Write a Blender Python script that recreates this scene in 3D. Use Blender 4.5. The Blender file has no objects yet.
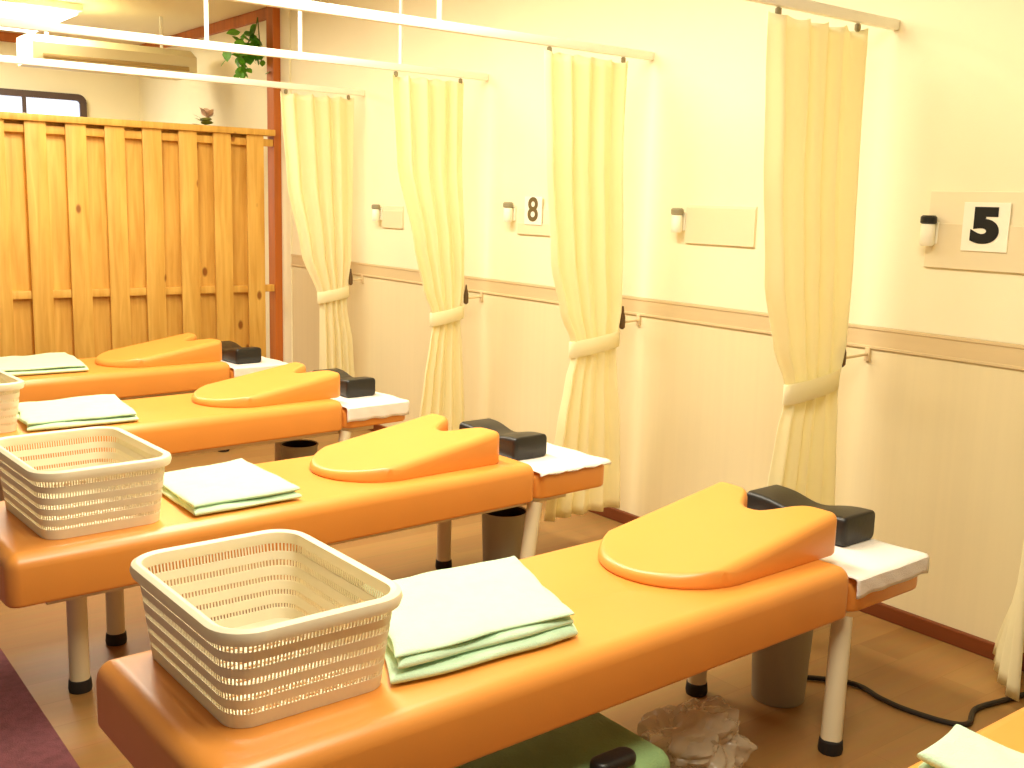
import bpy, bmesh, math, random
from mathutils import Vector, Matrix, noise
random.seed(7)
SC = bpy.context.scene
COL = SC.collection
PI = math.pi

# ------------------------------------------------------------------ materials
def lin(c):
    return tuple(((v / 255) / 12.92 if v / 255 <= .04045 else ((v / 255 + .055) / 1.055) ** 2.4) for v in c)

def mat(name, rgb, rough=.6, bump=0, scale=60, var=0, vscale=8, spec=.5, stretch=(1, 1, 1), rgb2=None, trans=0, metal=0, sheen=0):
    m = bpy.data.materials.new(name); m.use_nodes = True
    nt = m.node_tree; N = nt.nodes; L = nt.links
    b = N['Principled BSDF']
    b.inputs['Roughness'].default_value = rough
    b.inputs['Specular IOR Level'].default_value = spec
    b.inputs['Metallic'].default_value = metal
    if sheen: b.inputs['Sheen Weight'].default_value = sheen
    col = (*lin(rgb), 1)
    tc = N.new('ShaderNodeTexCoord'); mp = N.new('ShaderNodeMapping'); mp.inputs['Scale'].default_value = stretch
    L.new(tc.outputs['Object'], mp.inputs['Vector'])
    if var or rgb2:
        n = N.new('ShaderNodeTexNoise'); n.inputs['Scale'].default_value = vscale; n.inputs['Detail'].default_value = 4
        L.new(mp.outputs[0], n.inputs['Vector'])
        r = N.new('ShaderNodeValToRGB')
        c2 = (*lin(rgb2), 1) if rgb2 else tuple(v * (1 - var) for v in col[:3]) + (1,)
        r.color_ramp.elements[0].color = c2; r.color_ramp.elements[0].position = .35
        r.color_ramp.elements[1].color = col; r.color_ramp.elements[1].position = .65
        L.new(n.outputs['Fac'], r.inputs['Fac']); L.new(r.outputs['Color'], b.inputs['Base Color'])
    else:
        b.inputs['Base Color'].default_value = col
    if bump:
        n2 = N.new('ShaderNodeTexNoise'); n2.inputs['Scale'].default_value = scale; n2.inputs['Detail'].default_value = 3
        L.new(mp.outputs[0], n2.inputs['Vector'])
        bp = N.new('ShaderNodeBump'); bp.inputs['Strength'].default_value = bump; bp.inputs['Distance'].default_value = .01
        L.new(n2.outputs['Fac'], bp.inputs['Height']); L.new(bp.outputs[0], b.inputs['Normal'])
    if trans:
        out = N['Material Output']
        tl = N.new('ShaderNodeBsdfTranslucent'); tl.inputs['Color'].default_value = col
        mx = N.new('ShaderNodeMixShader'); mx.inputs[0].default_value = trans
        L.new(b.outputs[0], mx.inputs[1]); L.new(tl.outputs[0], mx.inputs[2]); L.new(mx.outputs[0], out.inputs['Surface'])
    return m

def emit(name, rgb, s):
    m = bpy.data.materials.new(name); m.use_nodes = True
    b = m.node_tree.nodes['Principled BSDF']
    b.inputs['Base Color'].default_value = (*lin(rgb), 1)
    b.inputs['Emission Color'].default_value = (*lin(rgb), 1); b.inputs['Emission Strength'].default_value = s
    return m

M = {}
M['wall'] = mat('wallpaper', (252, 243, 206), .9, .08, 220, .02, 3)
M['wall2'] = mat('lower_wall_beige', (238, 223, 178), .9, .08, 120, .025, 6, stretch=(1, 6, .15))
M['ceiling'] = mat('ceiling_paint', (240, 226, 190), .95, .05, 120)
M['rail'] = mat('rail_wood', (224, 200, 152), .8, .05, 40, .06, 20, stretch=(1, .05, 1))
M['base'] = mat('baseboard_wood', (122, 58, 16), .5, .1, 40, .25, 14, stretch=(1, .08, 1))
M['beam'] = mat('brown_wood', (198, 108, 30), .5, .1, 40, .25, 14, stretch=(1, 1, .08))
M['fence'] = None
M['vinyl'] = mat('orange_vinyl', (239, 158, 68), .36, .03, 160, .04, 5, spec=.75)
M['vinylw'] = mat('orange_vinyl_cushion', (241, 162, 72), .38, .03, 160, .03, 5, spec=.7)
M['cream'] = mat('cream_metal', (222, 208, 170), .4)
M['rubber'] = mat('dark_rubber', (34, 27, 20), .8)
M['black'] = mat('black_vinyl', (28, 26, 24), .4, .06, 120)
M['white'] = mat('white_terry', (252, 246, 236), .95, .35, 260, sheen=.2)
M['mint'] = mat('mint_terry', (206, 238, 200), .95, .3, 240, .05, 30, sheen=.2)
M['curtain'] = mat('curtain_cloth', (255, 249, 214), .9, .05, 300, .02, 10, trans=.48)
M['tie'] = mat('tie_cloth', (255, 248, 212), .9, .1, 200, trans=.4)
M['plastic'] = mat('ivory_plastic', (252, 243, 212), .45, trans=.18)
M['track'] = mat('white_track', (252, 248, 230), .5)
M['steel'] = mat('grey_steel', (150, 138, 100), .5, metal=.2)
M['hook'] = mat('dark_hook', (92, 66, 28), .5)
M['bin'] = mat('grey_bin_plastic', (168, 162, 138), .5)
M['binin'] = mat('dark_bin_inside', (18, 17, 14), .8)
M['acrylic'] = mat('hazy_acrylic', (246, 233, 196), .4)
M['acrylic2'] = mat('hazy_acrylic_pocket', (238, 224, 186), .4)
M['card'] = mat('white_card', (255, 250, 228), .8)
M['ink'] = mat('black_ink', (22, 20, 14), .8)
M['ink2'] = mat('faded_ink', (110, 92, 48), .8)
M['cap'] = mat('black_cap', (24, 22, 16), .5)
M['capg'] = mat('grey_cap', (150, 142, 110), .5)
M['leaf'] = mat('ivy_leaf', (104, 176, 34), .5, 0, 60, .4, 30)
M['leaf2'] = mat('pale_leaf', (150, 160, 70), .6, 0, 60, .3, 30)
M['blush'] = mat('blush_bract', (226, 190, 160), .7)
M['stem'] = mat('plant_stem', (96, 110, 40), .7)
M['pot'] = mat('clay_pot', (170, 100, 60), .8)
M['ac'] = mat('beige_housing', (222, 212, 168), .5)
M['acdark'] = mat('beige_vent', (176, 150, 92), .6)
M['green'] = mat('green_blanket_cloth', (150, 186, 124), .95, .4, 180, .15, 12)
M['cable'] = mat('black_cable', (38, 28, 16), .5)
M['frame'] = mat('dark_window_frame', (84, 66, 58), .5)
M['purple'] = mat('purple_carpet', (126, 72, 78), .95, .4, 300, .25, 40)
M['glow'] = emit('lamp_diffuser', (255, 250, 235), 5)
M['pane'] = emit('daylit_pane', (214, 226, 244), 1.3)

def wood_fence():
    m = bpy.data.materials.new('pine_boards'); m.use_nodes = True
    nt = m.node_tree; N = nt.nodes; L = nt.links; b = N['Principled BSDF']; b.inputs['Roughness'].default_value = .55
    tc = N.new('ShaderNodeTexCoord'); mp = N.new('ShaderNodeMapping'); mp.inputs['Scale'].default_value = (9, 9, .7)
    L.new(tc.outputs['Object'], mp.inputs['Vector'])
    n = N.new('ShaderNodeTexNoise'); n.inputs['Scale'].default_value = 3; n.inputs['Detail'].default_value = 5; n.inputs['Distortion'].default_value = .6
    L.new(mp.outputs[0], n.inputs['Vector'])
    r = N.new('ShaderNodeValToRGB')
    r.color_ramp.elements[0].color = (*lin((212, 158, 66)), 1); r.color_ramp.elements[0].position = .3
    r.color_ramp.elements[1].color = (*lin((236, 190, 94)), 1); r.color_ramp.elements[1].position = .7
    L.new(n.outputs['Fac'], r.inputs['Fac'])
    # knots
    mp2 = N.new('ShaderNodeMapping'); mp2.inputs['Scale'].default_value = (6.5, .6, 3.6)
    L.new(tc.outputs['Object'], mp2.inputs['Vector'])
    v = N.new('ShaderNodeTexVoronoi'); v.inputs['Scale'].default_value = 1; v.inputs['Randomness'].default_value = 1
    L.new(mp2.outputs[0], v.inputs['Vector'])
    kr = N.new('ShaderNodeValToRGB'); kr.color_ramp.elements[0].position = .08; kr.color_ramp.elements[0].color = (1, 1, 1, 1)
    kr.color_ramp.elements[1].position = .14; kr.color_ramp.elements[1].color = (0, 0, 0, 1)
    L.new(v.outputs['Distance'], kr.inputs['Fac'])
    mx = N.new('ShaderNodeMix'); mx.data_type = 'RGBA'
    L.new(kr.outputs['Color'], mx.inputs[0]); L.new(r.outputs['Color'], mx.inputs[6]); mx.inputs[7].default_value = (*lin((150, 92, 26)), 1)
    L.new(mx.outputs[2], b.inputs['Base Color'])
    return m
M['fence'] = wood_fence()

def floor_mat():
    m = bpy.data.materials.new('tan_vinyl_floor'); m.use_nodes = True
    nt = m.node_tree; N = nt.nodes; L = nt.links; b = N['Principled BSDF']; b.inputs['Roughness'].default_value = .45
    tc = N.new('ShaderNodeTexCoord')
    br = N.new('ShaderNodeTexBrick'); br.inputs['Scale'].default_value = 1
    br.inputs['Brick Width'].default_value = 1.2; br.inputs['Row Height'].default_value = .15; br.inputs['Mortar Size'].default_value = .0015
    br.inputs['Color1'].default_value = (*lin((170, 128, 72)), 1); br.inputs['Color2'].default_value = (*lin((152, 110, 58)), 1)
    br.inputs['Mortar'].default_value = (*lin((152, 110, 58)), 1)
    L.new(tc.outputs['Object'], br.inputs['Vector'])
    n = N.new('ShaderNodeTexNoise'); n.inputs['Scale'].default_value = 6
    mp = N.new('ShaderNodeMapping'); mp.inputs['Scale'].default_value = (.6, 6, 1); L.new(tc.outputs['Object'], mp.inputs['Vector']); L.new(mp.outputs[0], n.inputs['Vector'])
    mx = N.new('ShaderNodeMix'); mx.data_type = 'RGBA'; mx.blend_type = 'MULTIPLY'; mx.inputs[0].default_value = .25
    L.new(br.outputs['Color'], mx.inputs[6]); L.new(n.outputs['Color'], mx.inputs[7]); L.new(mx.outputs[2], b.inputs['Base Color'])
    return m
M['floor'] = floor_mat()

def bag_mat():
    m = bpy.data.materials.new('clear_plastic_film'); m.use_nodes = True
    nt = m.node_tree; N = nt.nodes; L = nt.links; b = N['Principled BSDF']
    b.inputs['Base Color'].default_value = (*lin((214, 198, 166)), 1); b.inputs['Roughness'].default_value = .25
    t = N.new('ShaderNodeBsdfTransparent'); mx = N.new('ShaderNodeMixShader'); mx.inputs[0].default_value = .55
    L.new(b.outputs[0], mx.inputs[1]); L.new(t.outputs[0], mx.inputs[2]); L.new(mx.outputs[0], N['Material Output'].inputs['Surface'])
    return m
M['film'] = bag_mat()

# ------------------------------------------------------------------ helpers
def obj(name, bm, m, parent=None, smooth=True):
    bmesh.ops.recalc_face_normals(bm, faces=bm.faces[:])
    me = bpy.data.meshes.new(name); bm.to_mesh(me); bm.free()
    me.materials.append(m)
    if smooth:
        me.polygons.foreach_set('use_smooth', [True] * len(me.polygons))
        try: me.set_sharp_from_angle(angle=math.radians(40))
        except Exception: pass
    o = bpy.data.objects.new(name, me); COL.objects.link(o)
    if parent: o.parent = parent
    return o

def tag(o, label=None, cat=None, group=None, kind=None):
    if label: o['label'] = label
    if cat: o['category'] = cat
    if group: o['group'] = group
    if kind: o['kind'] = kind
    return o

def thing(name, loc, rz, label, cat, group=None):
    o = bpy.data.objects.new(name, None); COL.objects.link(o); o.empty_display_size = .1
    o.location = loc; o.rotation_euler = (0, 0, rz)
    return tag(o, label, cat, group)

def copy_tree(o, parent=None):
    c = o.copy(); COL.objects.link(c)
    if parent: c.parent = parent
    for ch in list(o.children): copy_tree(ch, c)
    return c

def box(bm, x0, x1, y0, y1, z0, z1, bev=0):
    vs = bmesh.ops.create_cube(bm, size=1)['verts']
    for v in vs:
        v.co = Vector((x0 + (v.co.x + .5) * (x1 - x0), y0 + (v.co.y + .5) * (y1 - y0), z0 + (v.co.z + .5) * (z1 - z0)))
    if bev:
        es = list({e for v in vs for e in v.link_edges})
        bmesh.ops.bevel(bm, geom=es, offset=bev, segments=2, affect='EDGES', profile=.5)

def loft(bm, rings, close=True, cap0=True, cap1=True):
    R = [[bm.verts.new(p) for p in r] for r in rings]
    n = len(R[0])
    for a, b in zip(R, R[1:]):
        for i in range(n if close else n - 1):
            j = (i + 1) % n
            bm.faces.new((a[i], a[j], b[j], b[i]))
    if cap0: bm.faces.new(R[0][::-1])
    if cap1: bm.faces.new(R[-1])
    return R

def rrect(x0, x1, y0, y1, r, z, k=6):
    r = max(1e-4, min(r, (x1 - x0) / 2 - 1e-4, (y1 - y0) / 2 - 1e-4))
    P = []
    for cx, cy, a0 in ((x1 - r, y1 - r, 0), (x0 + r, y1 - r, PI / 2), (x0 + r, y0 + r, PI), (x1 - r, y0 + r, 1.5 * PI)):
        for i in range(k + 1):
            a = a0 + i * PI / 2 / k
            P.append((cx + r * math.cos(a), cy + r * math.sin(a), z))
    return P

def slab(bm, x0, x1, y0, y1, z0, z1, rc, rt, rb=.012, seg=6):
    pr = []
    for i in range(4):
        a = i / 3 * PI / 2; pr.append((rb - rb * math.sin(a), z0 + rb - rb * math.cos(a)))
    for i in range(seg + 1):
        a = i / seg * PI / 2; pr.append((rt - rt * math.cos(a), z1 - rt + rt * math.sin(a)))
    rings = [rrect(x0 + d, x1 - d, y0 + d, y1 - d, max(.004, rc - d), z) for d, z in pr]
    loft(bm, rings)

def tube(bm, pts, r, n=10):
    pts = [Vector(p) for p in pts]; rings = []
    up = Vector((0, 0, 1))
    for i, p in enumerate(pts):
        d = (pts[min(i + 1, len(pts) - 1)] - pts[max(i - 1, 0)]).normalized()
        u = d.cross(up if abs(d.z) < .95 else Vector((1, 0, 0))).normalized(); w = u.cross(d)
        rr = r[i] if isinstance(r, (list, tuple)) else r
        rings.append([p + (u * math.cos(2 * PI * k / n) + w * math.sin(2 * PI * k / n)) * rr for k in range(n)])
    loft(bm, rings)

def lathe(bm, prof, c=(0, 0, 0), n=24, cap0=True, cap1=True):
    loft(bm, [[(c[0] + r * math.cos(2 * PI * k / n), c[1] + r * math.sin(2 * PI * k / n), c[2] + z) for k in range(n)] for r, z in prof], cap0=cap0, cap1=cap1)

def spline(P, n):
    out = []
    Q = [Vector(p) for p in P]
    for i in range(len(Q) - 1):
        a = Q[max(i - 1, 0)]; b = Q[i]; c = Q[i + 1]; d = Q[min(i + 2, len(Q) - 1)]
        for k in range(n):
            t = k / n
            out.append(.5 * ((2 * b) + (c - a) * t + (2 * a - 5 * b + 4 * c - d) * t * t + (3 * b - a - 3 * c + d) * t ** 3))
    out.append(Q[-1]); return out

def interp(T, z):
    if z >= T[0][0]: return T[0][1:]
    for a, b in zip(T, T[1:]):
        if z >= b[0]:
            t = (a[0] - z) / (a[0] - b[0]); t = .5 * t + .5 * t * t * (3 - 2 * t)
            return tuple(p + (q - p) * t for p, q in zip(a[1:], b[1:]))
    return T[-1][1:]

# ------------------------------------------------------------------ room shell
W = 3.2763; XL = -1.7; YB = -1.3; YF = 9.85; H = 2.70; FY = 6.95
def struct(name, bm, m, parent=None, smooth=False):
    o = obj(name, bm, m, parent, smooth)
    if not parent: o['kind'] = 'structure'
    return o
def sbox(name, *a, m, bev=0):
    bm = bmesh.new(); box(bm, *a, bev=bev); return struct(name, bm, M[m])
sbox('floor', XL, W, YB, YF, -.1, 0, m='floor')
sbox('ceiling', XL, W, YB, YF, H, H + .1, m='ceiling')
sbox('wall_right', W, W + .1, YB, YF, 0, H, m='wall')
sbox('wall_far', XL, W, YF, YF + .1, 0, H, m='wall')
bm = bmesh.new(); box(bm, W - .003, W, YB, FY, 0, .96); struct('trim_6', bm, M['wall2'])   # lower wall sheet, darker beige with faint vertical streaks
bm = bmesh.new()
box(bm, W - .007, W, YB, FY, .955, 1.035, .002); box(bm, W - .010, W, YB, FY, 1.022, 1.035, .002); box(bm, W - .010, W, YB, FY, .955, .966, .002)
struct('trim_1', bm, M['rail'])                                   # chair rail
bm = bmesh.new(); box(bm, W - .02, W, YB, YF, 0, .055, .004); struct('baseboard_right', bm, M['base'])
bm = bmesh.new(); box(bm, W - .035, W, FY + .09, YF, H - .075, H, .004); struct('trim_2', bm, M['beam'])
bm = bmesh.new(); box(bm, XL, W - .035, YF - .035, YF, H - .075, H, .004); struct('trim_3', bm, M['beam'])
bm = bmesh.new(); box(bm, W - .062, W, FY - .02, FY + .09, 0, H, .005); struct('trim_4', bm, M['beam'])   # corner post
bm = bmesh.new(); box(bm, W - .012, W, FY - .16, FY - .022, 0, H, .003); struct('trim_5', bm, M['wall'])    # pale strip beside the post
# purple carpet tiles in the aisle
bm = bmesh.new(); box(bm, XL + .02, .66, -1.2, 9.0, 0, .008, .002)
tag(obj('carpet', bm, M['purple'], None, False), 'purple carpet strip on the aisle floor at the foot of the tables', 'carpet')

# window on the far wall, dark rounded frame
wn = bpy.data.objects.new('window_1', None); COL.objects.link(wn); wn['kind'] = 'structure'
x0, x1, z0, z1 = 1.35, 2.80, 1.15, 2.245
bm = bmesh.new()
def rr3(x0, x1, z0, z1, r, y): return [(p[0], y, p[1]) for p in rrect(x0, x1, z0, z1, r, 0)]
A = rr3(x0, x1, z0, z1, .07, YF - .002); B = rr3(x0, x1, z0, z1, .07, YF - .05); C = rr3(x0 + .055, x1 - .055, z0 + .055, z1 - .055, .03, YF - .05); D = rr3(x0 + .055, x1 - .055, z0 + .055, z1 - .055, .03, YF - .002)
loft(bm, [A, B, C, D], cap0=False, cap1=False); obj('window_frame', bm, M['frame'], wn)
bm = bmesh.new(); box(bm, x0 + .05, x1 - .05, YF - .02, YF - .006, z0 + .05, z1 - .05); obj('window_pane', bm, M['pane'], wn, False)
bm = bmesh.new(); box(bm, 2.28, 2.31, YF - .045, YF - .02, z0 + .05, z1 - .05); obj('window_mullion', bm, M['frame'], wn, False)

# ------------------------------------------------------------------ pine fence
fe = thing('wooden_fence', (0, FY, 0), 0, 'pine board fence of staggered vertical boards behind the farthest massage table', 'fence')
bm = bmesh.new(); bm2 = bmesh.new()
per = .2335; k0 = 1.612 - 5 * per
for k in range(12):
    a = k0 + k * per
    box(bm, a, min(a + .122, 3.2125), -.028, -.008, .02, 1.83, .003)
    b0 = a + .10
    if b0 < 3.1: box(bm2, b0, min(b0 + .16, 3.2125), .034, .052, .02, 1.83, .003)
obj('front_boards', bm, M['fence'], fe); obj('rear_boards', bm2, M['fence'], fe)
for z in (.79, 1.785, .15):
    bm = bmesh.new(); box(bm, k0, 3.2125, -.008, .034, z - .024, z + .024, .003); obj('rail', bm, M['fence'], fe)
bm = bmesh.new(); box(bm, k0 - .02, 3.2135, -.05, .072, 1.83, 1.872, .006); obj('cap_rail', bm, M['fence'], fe)

# ------------------------------------------------------------------ ceiling items beyond the fence
ac = thing('air_conditioner', (2.45, 8.0, 2.27), 0, 'beige long air conditioner hung from the ceiling beyond the pine fence', 'air conditioner')
bm = bmesh.new()
prof = [(-.22, .02), (-.16, 0), (.2, 0), (.22, .03), (.22, .17), (.2, .19), (-.1, .19), (-.22, .13)]
loft(bm, [[(x, y, z) for y, z in prof] for x in (-.56, .56)]); obj('housing', bm, M['ac'], ac)
bm = bmesh.new(); box(bm, -.5, .5, -.235, -.205, .03, .06, .005); obj('vent', bm, M['acdark'], ac)
bm = bmesh.new()
bm.free()
for x in (-.4, .4):
    bm = bmesh.new(); tube(bm, [(x, .05, .19), (x, .05, H - 2.27)], .012, 8); obj('hanger', bm, M['track'], ac)
cl = thing('ceiling_light', (1.65, 8.55, H), 0, 'glowing white ceiling light panel beyond the fence at the top left', 'ceiling light')
bm = bmesh.new(); box(bm, -.62, .62, -.62, .62, -.05, 0, .01); obj('housing', bm, M['track'], cl)
bm = bmesh.new(); box(bm, -.59, .59, -.59, .59, -.075, -.05, .01); obj('diffuser', bm, M['glow'], cl)

# ------------------------------------------------------------------ plants
def leaf(bm, p, d, s, tilt):
    d = Vector(d).normalized(); sd = d.cross(Vector((0, 0, 1)))
    sd = sd.normalized() if sd.length > .01 else Vector((1, 0, 0))
    nrm = sd.cross(d); sd = (sd * math.cos(tilt) + nrm * math.sin(tilt)); nrm = sd.cross(d)
    out = [(0, 0), (.25, .38), (.5, .45), (.75, .3), (1, 0), (.75, -.3), (.5, -.45), (.25, -.38)]
    c = bm.verts.new(Vector(p) + d * s * .5 + nrm * s * -.06)
    V = [bm.verts.new(Vector(p) + d * s * a + sd * s * b - nrm * s * .15 * (a * a)) for a, b in out]
    for i in range(8): bm.faces.new((c, V[i], V[(i + 1) % 8]))
hp = thing('hanging_ivy', (3.19, 7.12, 2.62), 0, 'green ivy hanging from the beam beside the brown corner post', 'plant')
bm = bmesh.new()
P1 = spline([(0, 0, .01), (-.04, -.03, -.1), (-.12, -.05, -.22), (-.15, -.06, -.38)], 6)
P2 = spline([(0, 0, .01), (-.01, -.05, -.15), (.0, -.06, -.3)], 6)
tube(bm, P1, .004, 6); tube(bm, P2, .004, 6); obj('vine', bm, M['stem'], hp)
bm = bmesh.new(); rr = random.Random(3)
for i in range(60):
    c = Vector((-.09, -.05, -.19)) + Vector((rr.gauss(0, .06), rr.gauss(0, .03), rr.gauss(0, .045)))
    leaf(bm, c, (rr.uniform(-1, .6), rr.uniform(-.6, .2), rr.uniform(-.9, .3)), rr.uniform(.06, .1), rr.uniform(-.8, .8))
for i in range(18):
    c = Vector((-.145, -.06, -.34)) + Vector((rr.gauss(0, .02), rr.gauss(0, .02), rr.gauss(0, .03)))
    leaf(bm, c, (rr.uniform(-.6, .8), rr.uniform(-.6, .2), rr.uniform(-1, -.2)), rr.uniform(.04, .065), rr.uniform(-.8, .8))
for i in range(5):
    c = Vector((-.01, -.06, -.29)) + Vector((rr.gauss(0, .015), rr.gauss(0, .02), rr.gauss(0, .02)))
    leaf(bm, c, (rr.uniform(-.9, .2), -.2, rr.uniform(-1, .1)), .04, rr.uniform(-.8, .8))
obj('foliage', bm, M['leaf'], hp, False)
pp = thing('potted_plant', (3.0, 7.62, 0), 0, 'slim potted plant whose leafy tip shows above the pine fence', 'plant')
bm = bmesh.new(); lathe(bm, [(.08, 0), (.12, .24), (.125, .26), (.11, .26), (.1, .22), (.0005, .22)]); obj('pot', bm, M['pot'], pp)
bm = bmesh.new(); tube(bm, spline([(0, 0, .2), (.02, 0, .8), (-.01, .01, 1.4), (0, 0, 1.9)], 6), .009, 8); obj('stem', bm, M['stem'], pp)
bm = bmesh.new()
for i in range(40):
    a = rr.uniform(0, 2 * PI); leaf(bm, (0, 0, rr.uniform(1.7, 1.96)), (math.cos(a), math.sin(a), rr.uniform(.1, .8)), rr.uniform(.07, .1), 0)
obj('foliage', bm, M['leaf2'], pp, False)
bm = bmesh.new()
for i in range(9):
    a = rr.uniform(0, 2 * PI); leaf(bm, (.02, 0, 1.97), (math.cos(a) * .6, math.sin(a) * .6, 1), rr.uniform(.07, .1), 0)
obj('bracts', bm, M['blush'], pp, False)

# ------------------------------------------------------------------ curtain tracks and curtains
ZT = 2.045
CY = [1.38, 2.19, 3.35, 4.535, 5.80]
tl = ['white curtain track above the nearest bay at the right edge',
      'white curtain track above the curtain beside the number 5 card',
      'white curtain track above the second curtain from the right',
      'white curtain track above the third curtain from the right, hung on rods',
      'white curtain track nearest the pine fence, above the farthest curtain']
for i, y in enumerate(CY):
    if i == 0: continue
    t = thing('curtain_track', (W, y, ZT), 0, tl[i], 'curtain track', 'curtain tracks')
    xe = 3.09
    bm = bmesh.new(); box(bm, -2.75, -.002, -.012, .012, -.010, .024, .003); obj('rail', bm, M['track'], t)
    xs = {1: (1.3,), 2: (1.3, 2.2), 3: (1.80, 2.235, 2.76), 4: (1.15,)}[i]
    for x in xs:
        bm = bmesh.new(); tube(bm, [(x - W, 0, .024), (x - W, 0, H - ZT)], .009, 10); obj('hanging_rod', bm, M['track'], t)

# table rows: z, left x, right x, y shift, pleat amplitude
STD = [(2.02, 2.63, 3.09, 0, .030), (1.6, 2.655, 3.09, 0, .034), (1.2, 2.70, 3.11, 0, .034), (.98, 2.765, 3.11, 0, .03), (.86, 2.83, 3.09, 0, .022), (.80, 2.835, 3.09, 0, .02),
       (.70, 2.805, 3.10, 0, .024), (.5, 2.77, 3.115, 0, .03), (.3, 2.74, 3.13, 0, .034), (.1, 2.715, 3.14, 0, .038)]
TABS = {
 0: [(2.02, 2.72, 3.13, 0, .03), (1.2, 2.76, 3.13, 0, .03), (.82, 2.9, 3.15, 0, .02), (.76, 2.9, 3.15, .0, .02), (.4, 2.93, 3.235, .13, .03), (.04, 2.95, 3.245, .225, .03)],
 1: [(r[0], r[1] - .0, r[2], 0, r[4]) for r in STD],
 2: [(r[0], r[1] + .055, r[2] + .05 + (.01 if r[0] < .7 else 0), 0, r[4]) for r in STD],
 3: [(r[0], r[1] + (.075 if r[0] > 1.3 else .14 if r[0] > .9 else .13 if r[0] > .7 else .14), r[2] + .05, 0, r[4]) for r in STD],
 4: [(2.02, 2.735, 3.20, 0, .03), (1.5, 2.77, 3.20, 0, .034), (1.1, 2.86, 3.19, 0, .03), (.84, 2.97, 3.16, 0, .018), (.78, 2.98, 3.16, 0, .018), (.55, 2.98, 3.2, 0, .025), (.1, 2.98, 3.23, 0, .03)],
}
cl_ = ['pale yellow curtain at the right edge, only its flared hem showing',
       'pale yellow tied curtain between the number 5 card and the blank wall holder',
       'pale yellow tied curtain hanging at the end of the second table from the front',
       'pale yellow tied curtain hanging behind the third table from the front',
       'pale yellow tied curtain closest to the brown corner post and fence']
for i, y in enumerate(CY):
    T = TABS[i]
    c = thing('curtain', (0, y, 0), 0, cl_[i], 'curtain', 'tied back curtains')
    bm = bmesh.new(); ns, nz = 120, 46; rows = []
    ztop, zbot = T[0][0] , T[-1][0]
    ph = i * 1.7
    for a in range(nz + 1):
        z = ztop + (zbot - ztop) * a / nz
        xl, xr, ys, amp = interp(T, z); row = []
        for s in range(ns + 1):
            q = s / ns; p = q + .012 * math.sin(9 * q + ph)
            w1 = math.sin(2 * PI * 4.5 * p + ph + .25 * math.sin(z * 3 + ph)); w2 = .4 * math.sin(2 * PI * 8 * p + 2 * ph + z * 1.3)
            sag = -.012 * abs(math.sin(PI * 5 * q)) if a == 0 else 0
            row.append(bm.verts.new((xl + (xr - xl) * q, amp * .55 * (w1 + w2 * .8) + ys * q ** .7 + .006 * noise.noise((q * 5, z * 3, i * 7.1)), z + sag)))
        rows.append(row)
    for a in range(nz):
        for s in range(ns): bm.faces.new((rows[a][s], rows[a][s + 1], rows[a + 1][s + 1], rows[a + 1][s]))
    f = obj('fabric', bm, M['curtain'], c)
    sm = f.modifiers.new('thick', 'SOLIDIFY'); sm.thickness = .003
    # tie band round the waist
    xl, xr, ys, amp = interp(T, .81); R = []
    bm = bmesh.new(); n = 40; cx = (xl + xr) / 2; rx = (xr - xl) / 2 + .012; ry = amp * .85 + .012
    for dz, g in ((-.035, .0), (-.03, .004), (.03, .004), (.035, 0), (.03, -.003), (-.03, -.003), (-.035, 0)):
        R.append([(cx + (rx + g) * math.cos(2 * PI * k / n), (ry + g) * math.sin(2 * PI * k / n), .845 + dz + .018 * math.cos(2 * PI * k / n)) for k in range(n)])
    loft(bm, R, cap0=False, cap1=False)
    obj('tieback', bm, M['tie'], c)
    xh = interp(T, .93)[1] + .018
    for x in (T[0][1] + .03, T[0][2] - .03):
        bm = bmesh.new(); lathe(bm, [(.005, -.026), (.010, -.02), (.010, -.004), (.004, 0)], (x, 0, ZT - .012), 12); obj('runner', bm, M['steel'], c)
    if i:
        h = thing('curtain_hook', (W - .012, y, .93), 0, ['', 'dark wall hook holding the curtain next to the number 5 card', 'dark wall hook holding the second curtain from the right', 'dark wall hook holding the third curtain from the right', 'dark wall hook holding the curtain nearest the brown post'][i], 'hook', 'curtain tieback hooks')
        bm = bmesh.new(); box(bm, -.002, .012, -.010, .010, -.02, .03, .003); obj('plate', bm, M['rail'], h)
        d = W - .012 - xh
        bm = bmesh.new(); tube(bm, [(0, 0, .005), (-d * .5, 0, .002), (-d, 0, 0)], .005, 8); obj('arm', bm, M['rail'], h)
        bm = bmesh.new(); lathe(bm, [(.006, -.03), (.013, -.022), (.013, .02), (.007, .045), (.004, .07)], (-d, 0, 0), 14); obj('knob', bm, M['hook'], h)

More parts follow.
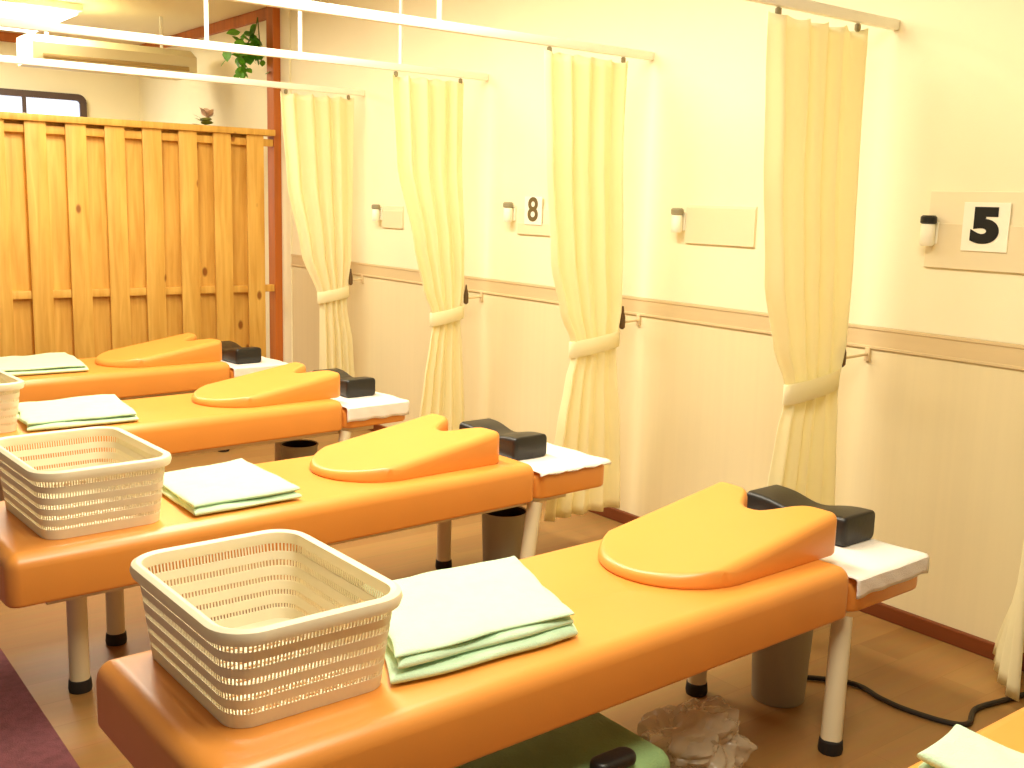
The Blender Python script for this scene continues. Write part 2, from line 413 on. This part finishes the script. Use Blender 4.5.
# ------------------------------------------------------------------ massage tables
PADL, EXTL, BW, ZB, ZP, ZE = 1.77, 2.14, .585, .358, .50, .455
def make_table():
    t = thing('massage_table', (0, 0, 0), 0, '-', 'massage table', 'orange massage tables')
    bm = bmesh.new(); slab(bm, -.03, PADL, 0, BW, ZB, ZP, .035, .04); obj('mattress', bm, M['vinyl'], t)
    bm = bmesh.new(); slab(bm, PADL + .002, EXTL, .004, BW - .004, ZB + .002, ZE, .05, .02); obj('headrest', bm, M['vinyl'], t)
    bm = bmesh.new()
    for y in (.06, BW - .09): box(bm, .08, PADL + .2, y, y + .03, .33, ZB, .004)
    for x in (.185, .385, PADL - .03, 1.615): box(bm, x, x + .03, .09, BW - .09, .33, ZB, .004)
    obj('frame', bm, M['cream'], t)
    for x, y in ((.20, .20), (.40, .47), (1.80, .045), (1.67, .43)):
        if 1:
            bm = bmesh.new(); sx, sy = (-.10, -.06) if y < .1 else (0, 0); tube(bm, [(x + sx, y + sy, .03), (x, y, .34)], .028, 20); l = obj('leg', bm, M['cream'], t)
            bm = bmesh.new(); lathe(bm, [(.031, 0), (.033, .01), (.031, .035), (.024, .04)], (x + sx, y + sy, 0), 20); obj('foot_cap', bm, M['rubber'], l)
    return t
BEDS = [  # foot-near corner x, y, rotation
    (.60, .345, .0), (.616, 1.526, .0315), (.594, 2.829, .0417), (.580, 4.194, .0703), (.585, 5.50, .0804)]
TL = ['orange massage table at the bottom right corner, mostly out of the frame',
      'orange massage table in front, with the largest basket at its foot and a bin below',
      'orange massage table second from the front, beside the second curtain',
      'orange massage table third from the front, below the third curtain',
      'orange massage table farthest away, right in front of the pine fence']
proto = make_table(); tables = []
for i, (x, y, r) in enumerate(BEDS):
    t = proto if i == 0 else copy_tree(proto)
    t.location = (x, y, 0); t.rotation_euler = (0, 0, r); t['label'] = TL[i]; tables.append(t)
def on(i, lx, ly, lz=0):
    x, y, r = BEDS[i]
    return (x + lx * math.cos(r) - ly * math.sin(r), y + lx * math.sin(r) + ly * math.cos(r), lz)
ORD = ['', 'the front table', 'the second table from the front', 'the third table from the front', 'the table by the pine fence']

# wedge shaped chest cushion with a face notch
def wedge_mesh():
    bm = bmesh.new(); NU, NV = 44, 44; Lw, hw = .635, .212; rad = .028
    def u0(v): return .22 - .22 * math.sqrt(max(0, 1 - (v / hw) ** 2))
    def u1(v):
        e = Lw - .115 * math.exp(-(abs(v) / .078) ** 3)
        d = hw - abs(v)
        if d < .03: e -= .03 - math.sqrt(max(0, .03 ** 2 - (.03 - d) ** 2))
        return e
    def Hh(u): t = max(0, min(1, u / Lw)); return .028 + .094 * (t ** 1.05)
    G = []
    for b in range(NV + 1):
        v = -hw * math.cos(PI * b / NV) * .999
        a, c = u0(v), u1(v); row = []
        for s in range(NU + 1):
            q = .5 - .5 * math.cos(PI * s / NU); u = a + (c - a) * q
            d = min(hw - abs(v), (u - a) * 1.2 if abs(v) < .2 else 1, c - u)
            d = max(0, d); h = Hh(u)
            r_ = min(rad, h * .75)
            if d < r_: h -= r_ - math.sqrt(max(0, r_ * r_ - (r_ - d) ** 2))
            row.append(bm.verts.new((u, v, h)))
        G.append(row)
    for b in range(NV):
        for s in range(NU): bm.faces.new((G[b][s], G[b][s + 1], G[b + 1][s + 1], G[b + 1][s]))
    bd = [G[0][s] for s in range(NU)] + [G[b][NU] for b in range(NV)] + [G[NV][s] for s in range(NU, 0, -1)] + [G[b][0] for b in range(NV, 0, -1)]
    mid = [bm.verts.new((v.co.x, v.co.y, .006)) for v in bd]
    cx = .28
    low = [bm.verts.new((cx + (v.co.x - cx) * .985, v.co.y * .985, 0)) for v in bd]
    n = len(bd)
    for i in range(n):
        j = (i + 1) % n
        bm.faces.new((bd[i], bd[j], mid[j], mid[i])); bm.faces.new((mid[i], mid[j], low[j], low[i]))
    bm.faces.new(low)
    bmesh.ops.remove_doubles(bm, verts=bm.verts[:], dist=1e-5)
    return bm
WP = [None, (1.19, .30), (1.03, .29), (1.17, .29), (1.12, .28)]
wproto = tag(obj('wedge_cushion', wedge_mesh(), M['vinylw']), '-', 'cushion', 'orange wedge cushions')
for i in range(1, 5):
    w = wproto if i == 1 else wproto.copy()
    if i > 1: COL.objects.link(w)
    lx, ly = WP[i]
    w.location = on(i, lx, ly, ZP); w.rotation_euler = (0, 0, BEDS[i][2])
    w['label'] = 'orange notched wedge cushion lying on ' + ORD[i]

# black head cushion with a waist
def pillow_mesh():
    bm = bmesh.new(); L, w, h = .36, .165, .09; rings = []
    st = [(-1, .9), (-.985, .97), (-.96, 1)] + [(-.92 + 1.84 * k / 20, 1) for k in range(21)] + [(.96, 1), (.985, .97), (1, .9)]
    for t, sc in st:
        dip = math.exp(-(t / .45) ** 2)
        ww = w * sc * (1 - .1 * dip); hh = h * (1 - .24 * dip); e = (1 - sc) * h / 2
        rings.append([(p[0], t * L / 2, p[1]) for p in rrect(-ww / 2, ww / 2, e, hh - e, .018, 0, 4)])
    loft(bm, rings); return bm
PP = [None, (2.045, .345, .0), (1.885, .35, -.02), (1.985, .36, -.03), (1.92, .27, .03)]
pproto = tag(obj('head_cushion', pillow_mesh(), M['black']), '-', 'cushion', 'black head cushions')
for i in range(1, 5):
    w = pproto if i == 1 else pproto.copy()
    if i > 1: COL.objects.link(w)
    lx, ly, a = PP[i]; w.location = on(i, lx, ly, ZE + .012); w.rotation_euler = (0, 0, BEDS[i][2] + a)
    w['label'] = 'black vinyl head cushion on the white towel of ' + ORD[i]

# white towel over the headrest
def cover_mesh(i, dn, df):
    bm = bmesh.new(); x0, x1 = PADL + .006, EXTL - .012
    path = []
    n = 26
    for k in range(5): path.append((-.006, -dn * (1 - k / 4)))
    for k in range(n + 1): path.append((BW * k / n, .0045))
    for k in range(1, 5): path.append((BW + .006, -df * k / 4))
    R = []
    for a in range(25):
        q = a / 24; x = x0 + (x1 - x0) * q; row = []
        for k, (y, z) in enumerate(path):
            zz = z
            if z < 0: zz = z * (1 + .05 * math.sin(q * 19 + i)) ; y = y + (.0015 * math.sin(q * 25 + k) * (-1 if k < 5 else 1))
            nn = .002 * noise.noise((x * 14, y * 14, i * 3.3)) + .0022
            dx = .006 * math.sin(y * 30 + i) * (q if q > .5 else 0)
            row.append(bm.verts.new((x + dx, y, ZE + zz + nn)))
        R.append(row)
    for a in range(24):
        for k in range(len(path) - 1): bm.faces.new((R[a][k], R[a][k + 1], R[a + 1][k + 1], R[a + 1][k]))
    return bm
for i, (dn, df) in ((1, (.045, .03)), (2, (.004, .02)), (3, (.06, .03)), (4, (.05, .03))):
    o = obj('head_towel', cover_mesh(i, dn, df), M['white'])
    s = o.modifiers.new('thick', 'SOLIDIFY'); s.thickness = .005; s.offset = 1
    o.location = on(i, 0, 0, 0); o.rotation_euler = (0, 0, BEDS[i][2])
    tag(o, 'white terry towel spread over the headrest of ' + ORD[i], 'towel', 'white headrest towels')

# folded mint towels: world corners near-left, near-right, far-right, far-left
def towel_mesh(Q, z0, layers, seed):
    bm = bmesh.new(); N = 30
    c = sum((Vector((*q, 0)) for q in Q), Vector()) / 4
    z = z0
    for li, (t, sh) in enumerate(layers):
        def P(u, v):
            a = Vector((*Q[0], 0)).lerp(Vector((*Q[1], 0)), u); b = Vector((*Q[3], 0)).lerp(Vector((*Q[2], 0)), u)
            p = a.lerp(b, v); p = c + (p - c) * sh[0] + Vector((sh[1], sh[2], 0)); return p
        top = []; bot = []
        for a in range(N + 1):
            u = .5 - .5 * math.cos(PI * a / N); rt = []; rb = []
            for b in range(N + 1):
                v = .5 - .5 * math.cos(PI * b / N)
                m = max(abs(2 * u - 1), abs(2 * v - 1)); e = math.sqrt(max(0, 1 - m ** 14))
                p = P(u, v); nz = noise.noise((p.x * 7, p.y * 7, seed + li)); n2 = noise.noise((p.x * 22, p.y * 22, seed + li + 5))
                wob = .016 * noise.noise((p.x * 6, p.y * 6, seed + 9 + li * 3))
                zc = z + t / 2 + (.004 * nz if li else 0)
                rt.append(bm.verts.new((p.x + wob, p.y - wob, zc + t / 2 * e + (.007 * nz + .003 * n2) * e)))
                edge = a in (0, N) or b in (0, N)
                rb.append(rt[-1] if edge else bm.verts.new((p.x + wob, p.y - wob, zc - t / 2 * e + (.004 * nz * e if li else 0))))
            top.append(rt); bot.append(rb)
        for a in range(N):
            for b in range(N):
                bm.faces.new((top[a][b], top[a + 1][b], top[a + 1][b + 1], top[a][b + 1]))
                f = (bot[a][b], bot[a][b + 1], bot[a + 1][b + 1], bot[a + 1][b])
                if len(set(f)) >= 3 and not bm.faces.get(f): bm.faces.new(f)
        z += t * .93
    return bm
TW = {
 0: ([(1.55, .60), (1.72, .58), (1.715, .905), (1.56, .885)], [(.024, (1, 0, 0)), (.022, (.985, -.004, .004))]),
 1: ([(1.0, 1.645), (1.46, 1.625), (1.585, 2.01), (1.15, 2.03)], [(.026, (1, 0, 0)), (.024, (.985, .004, .01)), (.016, (.95, -.005, .012))]),
 2: ([(1.095, 2.90), (1.44, 2.915), (1.45, 3.37), (1.09, 3.33)], [(.024, (1, 0, 0)), (.022, (.98, -.003, .008))]),
 3: ([(.96, 4.31), (1.39, 4.30), (1.44, 4.78), (1.0, 4.74)], [(.024, (1, 0, 0)), (.02, (.98, -.003, .008))]),
 4: ([(1.13, 5.66), (1.58, 5.655), (1.60, 6.16), (1.14, 6.10)], [(.024, (1, 0, 0)), (.02, (.98, -.003, .008))]),
}
for i, (Q, Ls) in TW.items():
    o = obj('folded_towel', towel_mesh(Q, ZP + .001, Ls, i * 4.3 + 1), M['mint'])
    tag(o, 'folded mint green towel on ' + (ORD[i] if i else 'the table at the bottom right corner'), 'towel', 'folded mint towels')

# ivory mesh baskets
def make_basket():
    t = thing('basket', (0, 0, 0), 0, '-', 'basket', 'ivory plastic baskets')
    bx, by, tx, ty, Hb = .160, .21, .180, .243, .19
    def dims(z): q = z / Hb; return bx + (tx - bx) * q, by + (ty - by) * q, .045 + .02 * q
    def ring(z, off=0, k=6): a, b, r = dims(z); return rrect(-a - off, a + off, -b - off, b + off, r + off, z, k)
    bm = bmesh.new()
    for z0, z1 in ((.0, .028), (.038, .057), (.069, .088), (.100, .120), (.134, .152)):
        loft(bm, [ring(z0, .002), ring(z1, .002), ring(z1, -.0015), ring(z0, -.0015), ring(z0, .002)], cap0=False, cap1=False)
    # vertical ribs following the outline
    O0 = ring(.0); O1 = ring(Hb - .005)
    def resample(P, step):
        out = []; n = len(P); acc = 0
        for i in range(n):
            a = Vector(P[i]); b = Vector(P[(i + 1) % n]); l = (b - a).length; m = max(1, round(l / step)) if l > step else 1
            for k in range(m): out.append((i, k / m))
        return out
    for i, q in resample(O0, .0072):
        a = Vector(O0[i]).lerp(Vector(O0[(i + 1) % len(O0)]), q); b = Vector(O1[i]).lerp(Vector(O1[(i + 1) % len(O1)]), q)
        tg = (Vector(O0[(i + 1) % len(O0)]) - Vector(O0[i])); tg = tg.normalized() if tg.length > 0 else Vector((1, 0, 0))
        nr = Vector((tg.y, -tg.x, 0)); w = tg * .0018; d = nr * .001
        V = [bm.verts.new(p) for p in (a - w - d, a + w - d, a + w + d, a - w + d, b - w - d, b + w - d, b + w + d, b - w + d)]
        for f in ((0, 1, 5, 4), (1, 2, 6, 5), (2, 3, 7, 6), (3, 0, 4, 7)): bm.faces.new([V[k] for k in f])
    obj('lattice_wall', bm, M['plastic'], t)
    bm = bmesh.new()
    a, b, r = dims(0)
    loft(bm, [rrect(-a, a, -b, b, r, 0), rrect(-a, a, -b, b, r, .005), rrect(-a + .03, a - .03, -b + .03, b - .03, r - .02, .005), rrect(-a + .03, a - .03, -b + .03, b - .03, r - .02, 0), rrect(-a, a, -b, b, r, 0)], cap0=False, cap1=False)
    for k in range(15):
        y = -b + .035 + k * (2 * b - .07) / 14; box(bm, -a + .02, a - .02, y - .007, y + .007, .001, .004)
    for k in range(7):
        x = -a + .04 + k * (2 * a - .08) / 6; box(bm, x - .004, x + .004, -b + .02, b - .02, .0005, .0045)
    obj('bottom_grid', bm, M['plastic'], t)
    bm = bmesh.new(); pr = [(-.005, -.02), (.012, -.02), (.016, -.008), (.013, .004), (.004, .009), (-.007, .005), (-.008, -.008)]
    rings = [rrect(-tx - d, tx + d, -ty - d, ty + d, .065 + d, Hb + z, 8) for d, z in pr]
    loft(bm, rings + [rings[0]], cap0=False, cap1=False); obj('rim', bm, M['plastic'], t)
    return t
bk = make_basket()
BK = {1: (.835, 1.872, .02), 2: (.835, 3.13, .045), 3: (.77, 4.56, .06)}
for i, (x, y, r) in BK.items():
    b = bk if i == 1 else copy_tree(bk)
    b.location = (x, y, ZP + .001); b.rotation_euler = (0, 0, r); b['label'] = 'ivory open mesh basket standing on the foot of ' + ORD[i]

# ------------------------------------------------------------------ below the tables
def make_bin():
    t = thing('waste_bin', (0, 0, 0), 0, '-', 'bin', 'small waste bins')
    bm = bmesh.new(); lathe(bm, [(.074, 0), (.077, .004), (.088, .235), (.092, .24), (.092, .247), (.086, .247), (.084, .235), (.074, .008), (.0005, .008)], n=32); obj('body', bm, M['bin'], t)
    bm = bmesh.new(); lathe(bm, [(.0862, .246), (.0832, .235), (.078, .12), (.0005, .11)], n=32, cap0=False); obj('inside', bm, M['binin'], t)  # near-black inner surface of the bin
    return t
wb = make_bin()
BINS = {1: (1.85, .27), 2: (1.84, .27), 3: (1.70, .30)}
for i, (lx, ly) in BINS.items():
    b = wb if i == 1 else copy_tree(wb)
    b.location = on(i, lx, ly); b['label'] = 'small grey waste bin with a dark interior under ' + ORD[i]
bm = bmesh.new(); slab(bm, .98, 1.71, 1.53, 1.98, 0, .10, .05, .045, .03); slab(bm, .985, 1.70, 1.54, 1.97, .10, .20, .05, .045, .03)
for v in bm.verts:
    v.co.z += .012 * noise.noise((v.co.x * 5, v.co.y * 5, 1)) * (v.co.z > .03)
tag(obj('folded_blanket', bm, M['green']), 'green folded blanket on the floor under the front table', 'blanket')
bm = bmesh.new(); slab(bm, 1.46, 1.58, 1.545, 1.60, .206, .235, .035, .012, .01)
tag(obj('pouch', bm, M['black']), 'small black pouch lying on the green blanket', 'pouch')
bm = bmesh.new(); bmesh.ops.create_icosphere(bm, subdivisions=5, radius=1)
for v in bm.verts:
    p = v.co.copy(); n = noise.noise(p * 1.6) * .35 + abs(noise.noise(p * 3.7)) * .35 - .1
    p = p * (1 + n); v.co = Vector((p.x * .15, p.y * .12, max(-.085, p.z * .095)))
lo = min(v.co.z for v in bm.verts)
for v in bm.verts: v.co += Vector((1.93, 1.70, -lo + .001))
bagm = obj('plastic_bag', bm, M['film'])
tag(bagm, 'crumpled clear plastic bag on the floor beside the green blanket', 'bag')
bm = bmesh.new()
tube(bm, spline([(2.55, 1.95, .009), (2.701, 1.781, .009), (2.69, 1.66, .009), (2.689, 1.578, .009), (2.715, 1.47, .009), (2.76, 1.425, .009), (2.86, 1.46, .009), (2.974, 1.445, .009), (3.1, 1.42, .009), (3.2, 1.36, .009)], 8), .008, 8)
tag(obj('power_cable', bm, M['cable']), 'thick black cable snaking on the floor near the right wall', 'cable')

# ------------------------------------------------------------------ wall panels, cards and holders
def wall_panel(y0, y1, z0, z1, split, label):
    p = thing('wall_panel', (W, (y0 + y1) / 2, z0), 0, label, 'wall panel', 'acrylic wall panels'); h = (y1 - y0) / 2
    bm = bmesh.new(); box(bm, -.006, 0, -h, h, 0, z1 - z0, .002); obj('backing', bm, M['acrylic'], p, False)
    bm = bmesh.new(); box(bm, -.010, -.006, -h, h, 0, split - z0, .0015); obj('pocket', bm, M['acrylic2'], p, False)
wall_panel(1.55, 2.005, 1.255, 1.505, 1.40, 'hazy wall panel behind the white number 5 card')
wall_panel(2.735, 3.10, 1.283, 1.44, 1.43, 'hazy blank wall panel between the first two curtains from the right')
wall_panel(3.97, 4.24, 1.275, 1.40, 1.33, 'hazy wall panel below the number card between the second and third curtains')
wall_panel(5.33, 5.56, 1.26, 1.39, 1.36, 'hazy wall panel half hidden by the third curtain from the right')
def card(y, z, s, txt, sz, sx, ink, lab, ext):
    c = thing('number_card', (W - .0105, y, z), 0, lab, 'sign', 'bay number cards')
    bm = bmesh.new(); box(bm, -.004, 0, -s / 2, s / 2, -s / 2, s / 2, .0012); obj('card', bm, M['card'], c, False)
    cu = bpy.data.curves.new('numeral', 'FONT'); cu.body = txt; cu.size = sz; cu.align_x = 'CENTER'; cu.align_y = 'CENTER'; cu.extrude = .0006; cu.offset = ext
    t0 = bpy.data.objects.new('numeral_outline', cu); COL.objects.link(t0)
    bpy.context.view_layer.update(); me = bpy.data.meshes.new_from_object(t0.evaluated_get(bpy.context.evaluated_depsgraph_get()))
    bpy.data.objects.remove(t0); me.materials.clear(); me.materials.append(M[ink])
    o = bpy.data.objects.new('numeral', me); COL.objects.link(o); o.parent = c
    o.matrix_local = Matrix.Translation((-.0052, 0, 0)) @ Matrix(((0, 0, -1, 0), (-1, 0, 0, 0), (0, 1, 0, 0), (0, 0, 0, 1))) @ Matrix.Diagonal((sx, 1, 1, 1))
card(1.80, 1.393, .155, '5', .142, 1.3, 'ink', 'white card with a bold black 5 on the right wall', .009)
card(4.112, 1.392, .135, '8', .16, 1.05, 'ink2', 'small far number card reading 8 between the second and third curtains', .003)
def holder(y, z, cap, lab):
    h = thing('wall_dispenser', (W, y, z), 0, lab, 'dispenser', 'white wall dispensers')
    bm = bmesh.new(); box(bm, -.012, 0, -.022, .022, -.012, .06, .003); obj('bracket', bm, M['card'], h, False)
    bm = bmesh.new(); lathe(bm, [(.018, -.02), (.023, -.014), (.023, .045), (.019, .052)], (-.036, 0, 0), 20); obj('bottle', bm, M['card'], h)
    bm = bmesh.new(); lathe(bm, [(.020, .052), (.026, .056), (.026, .074), (.02, .08)], (-.036, 0, 0), 20); obj('cap', bm, M[cap], h)
holder(1.985, 1.345, 'cap', 'white wall dispenser with a black cap left of the number 5 card')
holder(3.125, 1.345, 'capg', 'white wall dispenser with a grey cap beside the blank panel')
holder(4.285, 1.35, 'capg', 'white wall dispenser with a grey cap beside the number 8 card')
holder(5.59, 1.315, 'capg', 'farthest white wall dispenser, between the third curtain and the curtain by the post')

# ------------------------------------------------------------------ light and camera
def area(name, loc, sx, sy, pw, col=(1, .93, .76)):
    l = bpy.data.lights.new(name, 'AREA'); l.shape = 'RECTANGLE'; l.size = sx; l.size_y = sy; l.energy = pw; l.color = col
    o = bpy.data.objects.new(name, l); COL.objects.link(o); o.location = loc; return o
area('ceiling_lamp_or_fill', (1.75, 2.75, H - .02), .35, 1.1, 57)
area('ceiling_lamp_or_fill', (1.75, 4.15, H - .02), .35, 1.1, 56)
area('ceiling_lamp_or_fill', (1.6, 5.6, H - .02), .35, 1.1, 56)
area('ceiling_lamp_or_fill', (1.2, 1.0, H - .02), .35, 1.1, 58)  # added fill light with no known fixture, brightens curtain faces and near wall
area('ceiling_lamp_or_fill', (1.6, 8.1, H - .1), 1.1, .9, 70)
w = bpy.data.worlds.new('world'); SC.world = w; w.use_nodes = True
w.node_tree.nodes['Background'].inputs[0].default_value = (1, .93, .78, 1); w.node_tree.nodes['Background'].inputs[1].default_value = .2

f, yaw, pitch, roll, h = 1062.1527, .6556, .1697, .0276, 1.4312
fw = Vector((math.sin(yaw) * math.cos(pitch), math.cos(yaw) * math.cos(pitch), -math.sin(pitch)))
r0 = Vector((math.cos(yaw), -math.sin(yaw), 0)); u0 = r0.cross(fw)
rt = r0 * math.cos(roll) + u0 * math.sin(roll); up = -r0 * math.sin(roll) + u0 * math.cos(roll)
cd = bpy.data.cameras.new('camera'); cam = bpy.data.objects.new('camera', cd); COL.objects.link(cam)
cd.sensor_fit = 'HORIZONTAL'; cd.sensor_width = 36; cd.lens = f / 1024 * 36; cd.clip_start = .05
cam.matrix_world = Matrix(((rt.x, up.x, -fw.x, 0), (rt.y, up.y, -fw.y, 0), (rt.z, up.z, -fw.z, h), (0, 0, 0, 1)))
SC.camera = cam
vs = SC.view_settings; vs.view_transform = 'Standard'; vs.look = 'None'; vs.exposure = -0.12; vs.gamma = 1; vs.use_curve_mapping = False
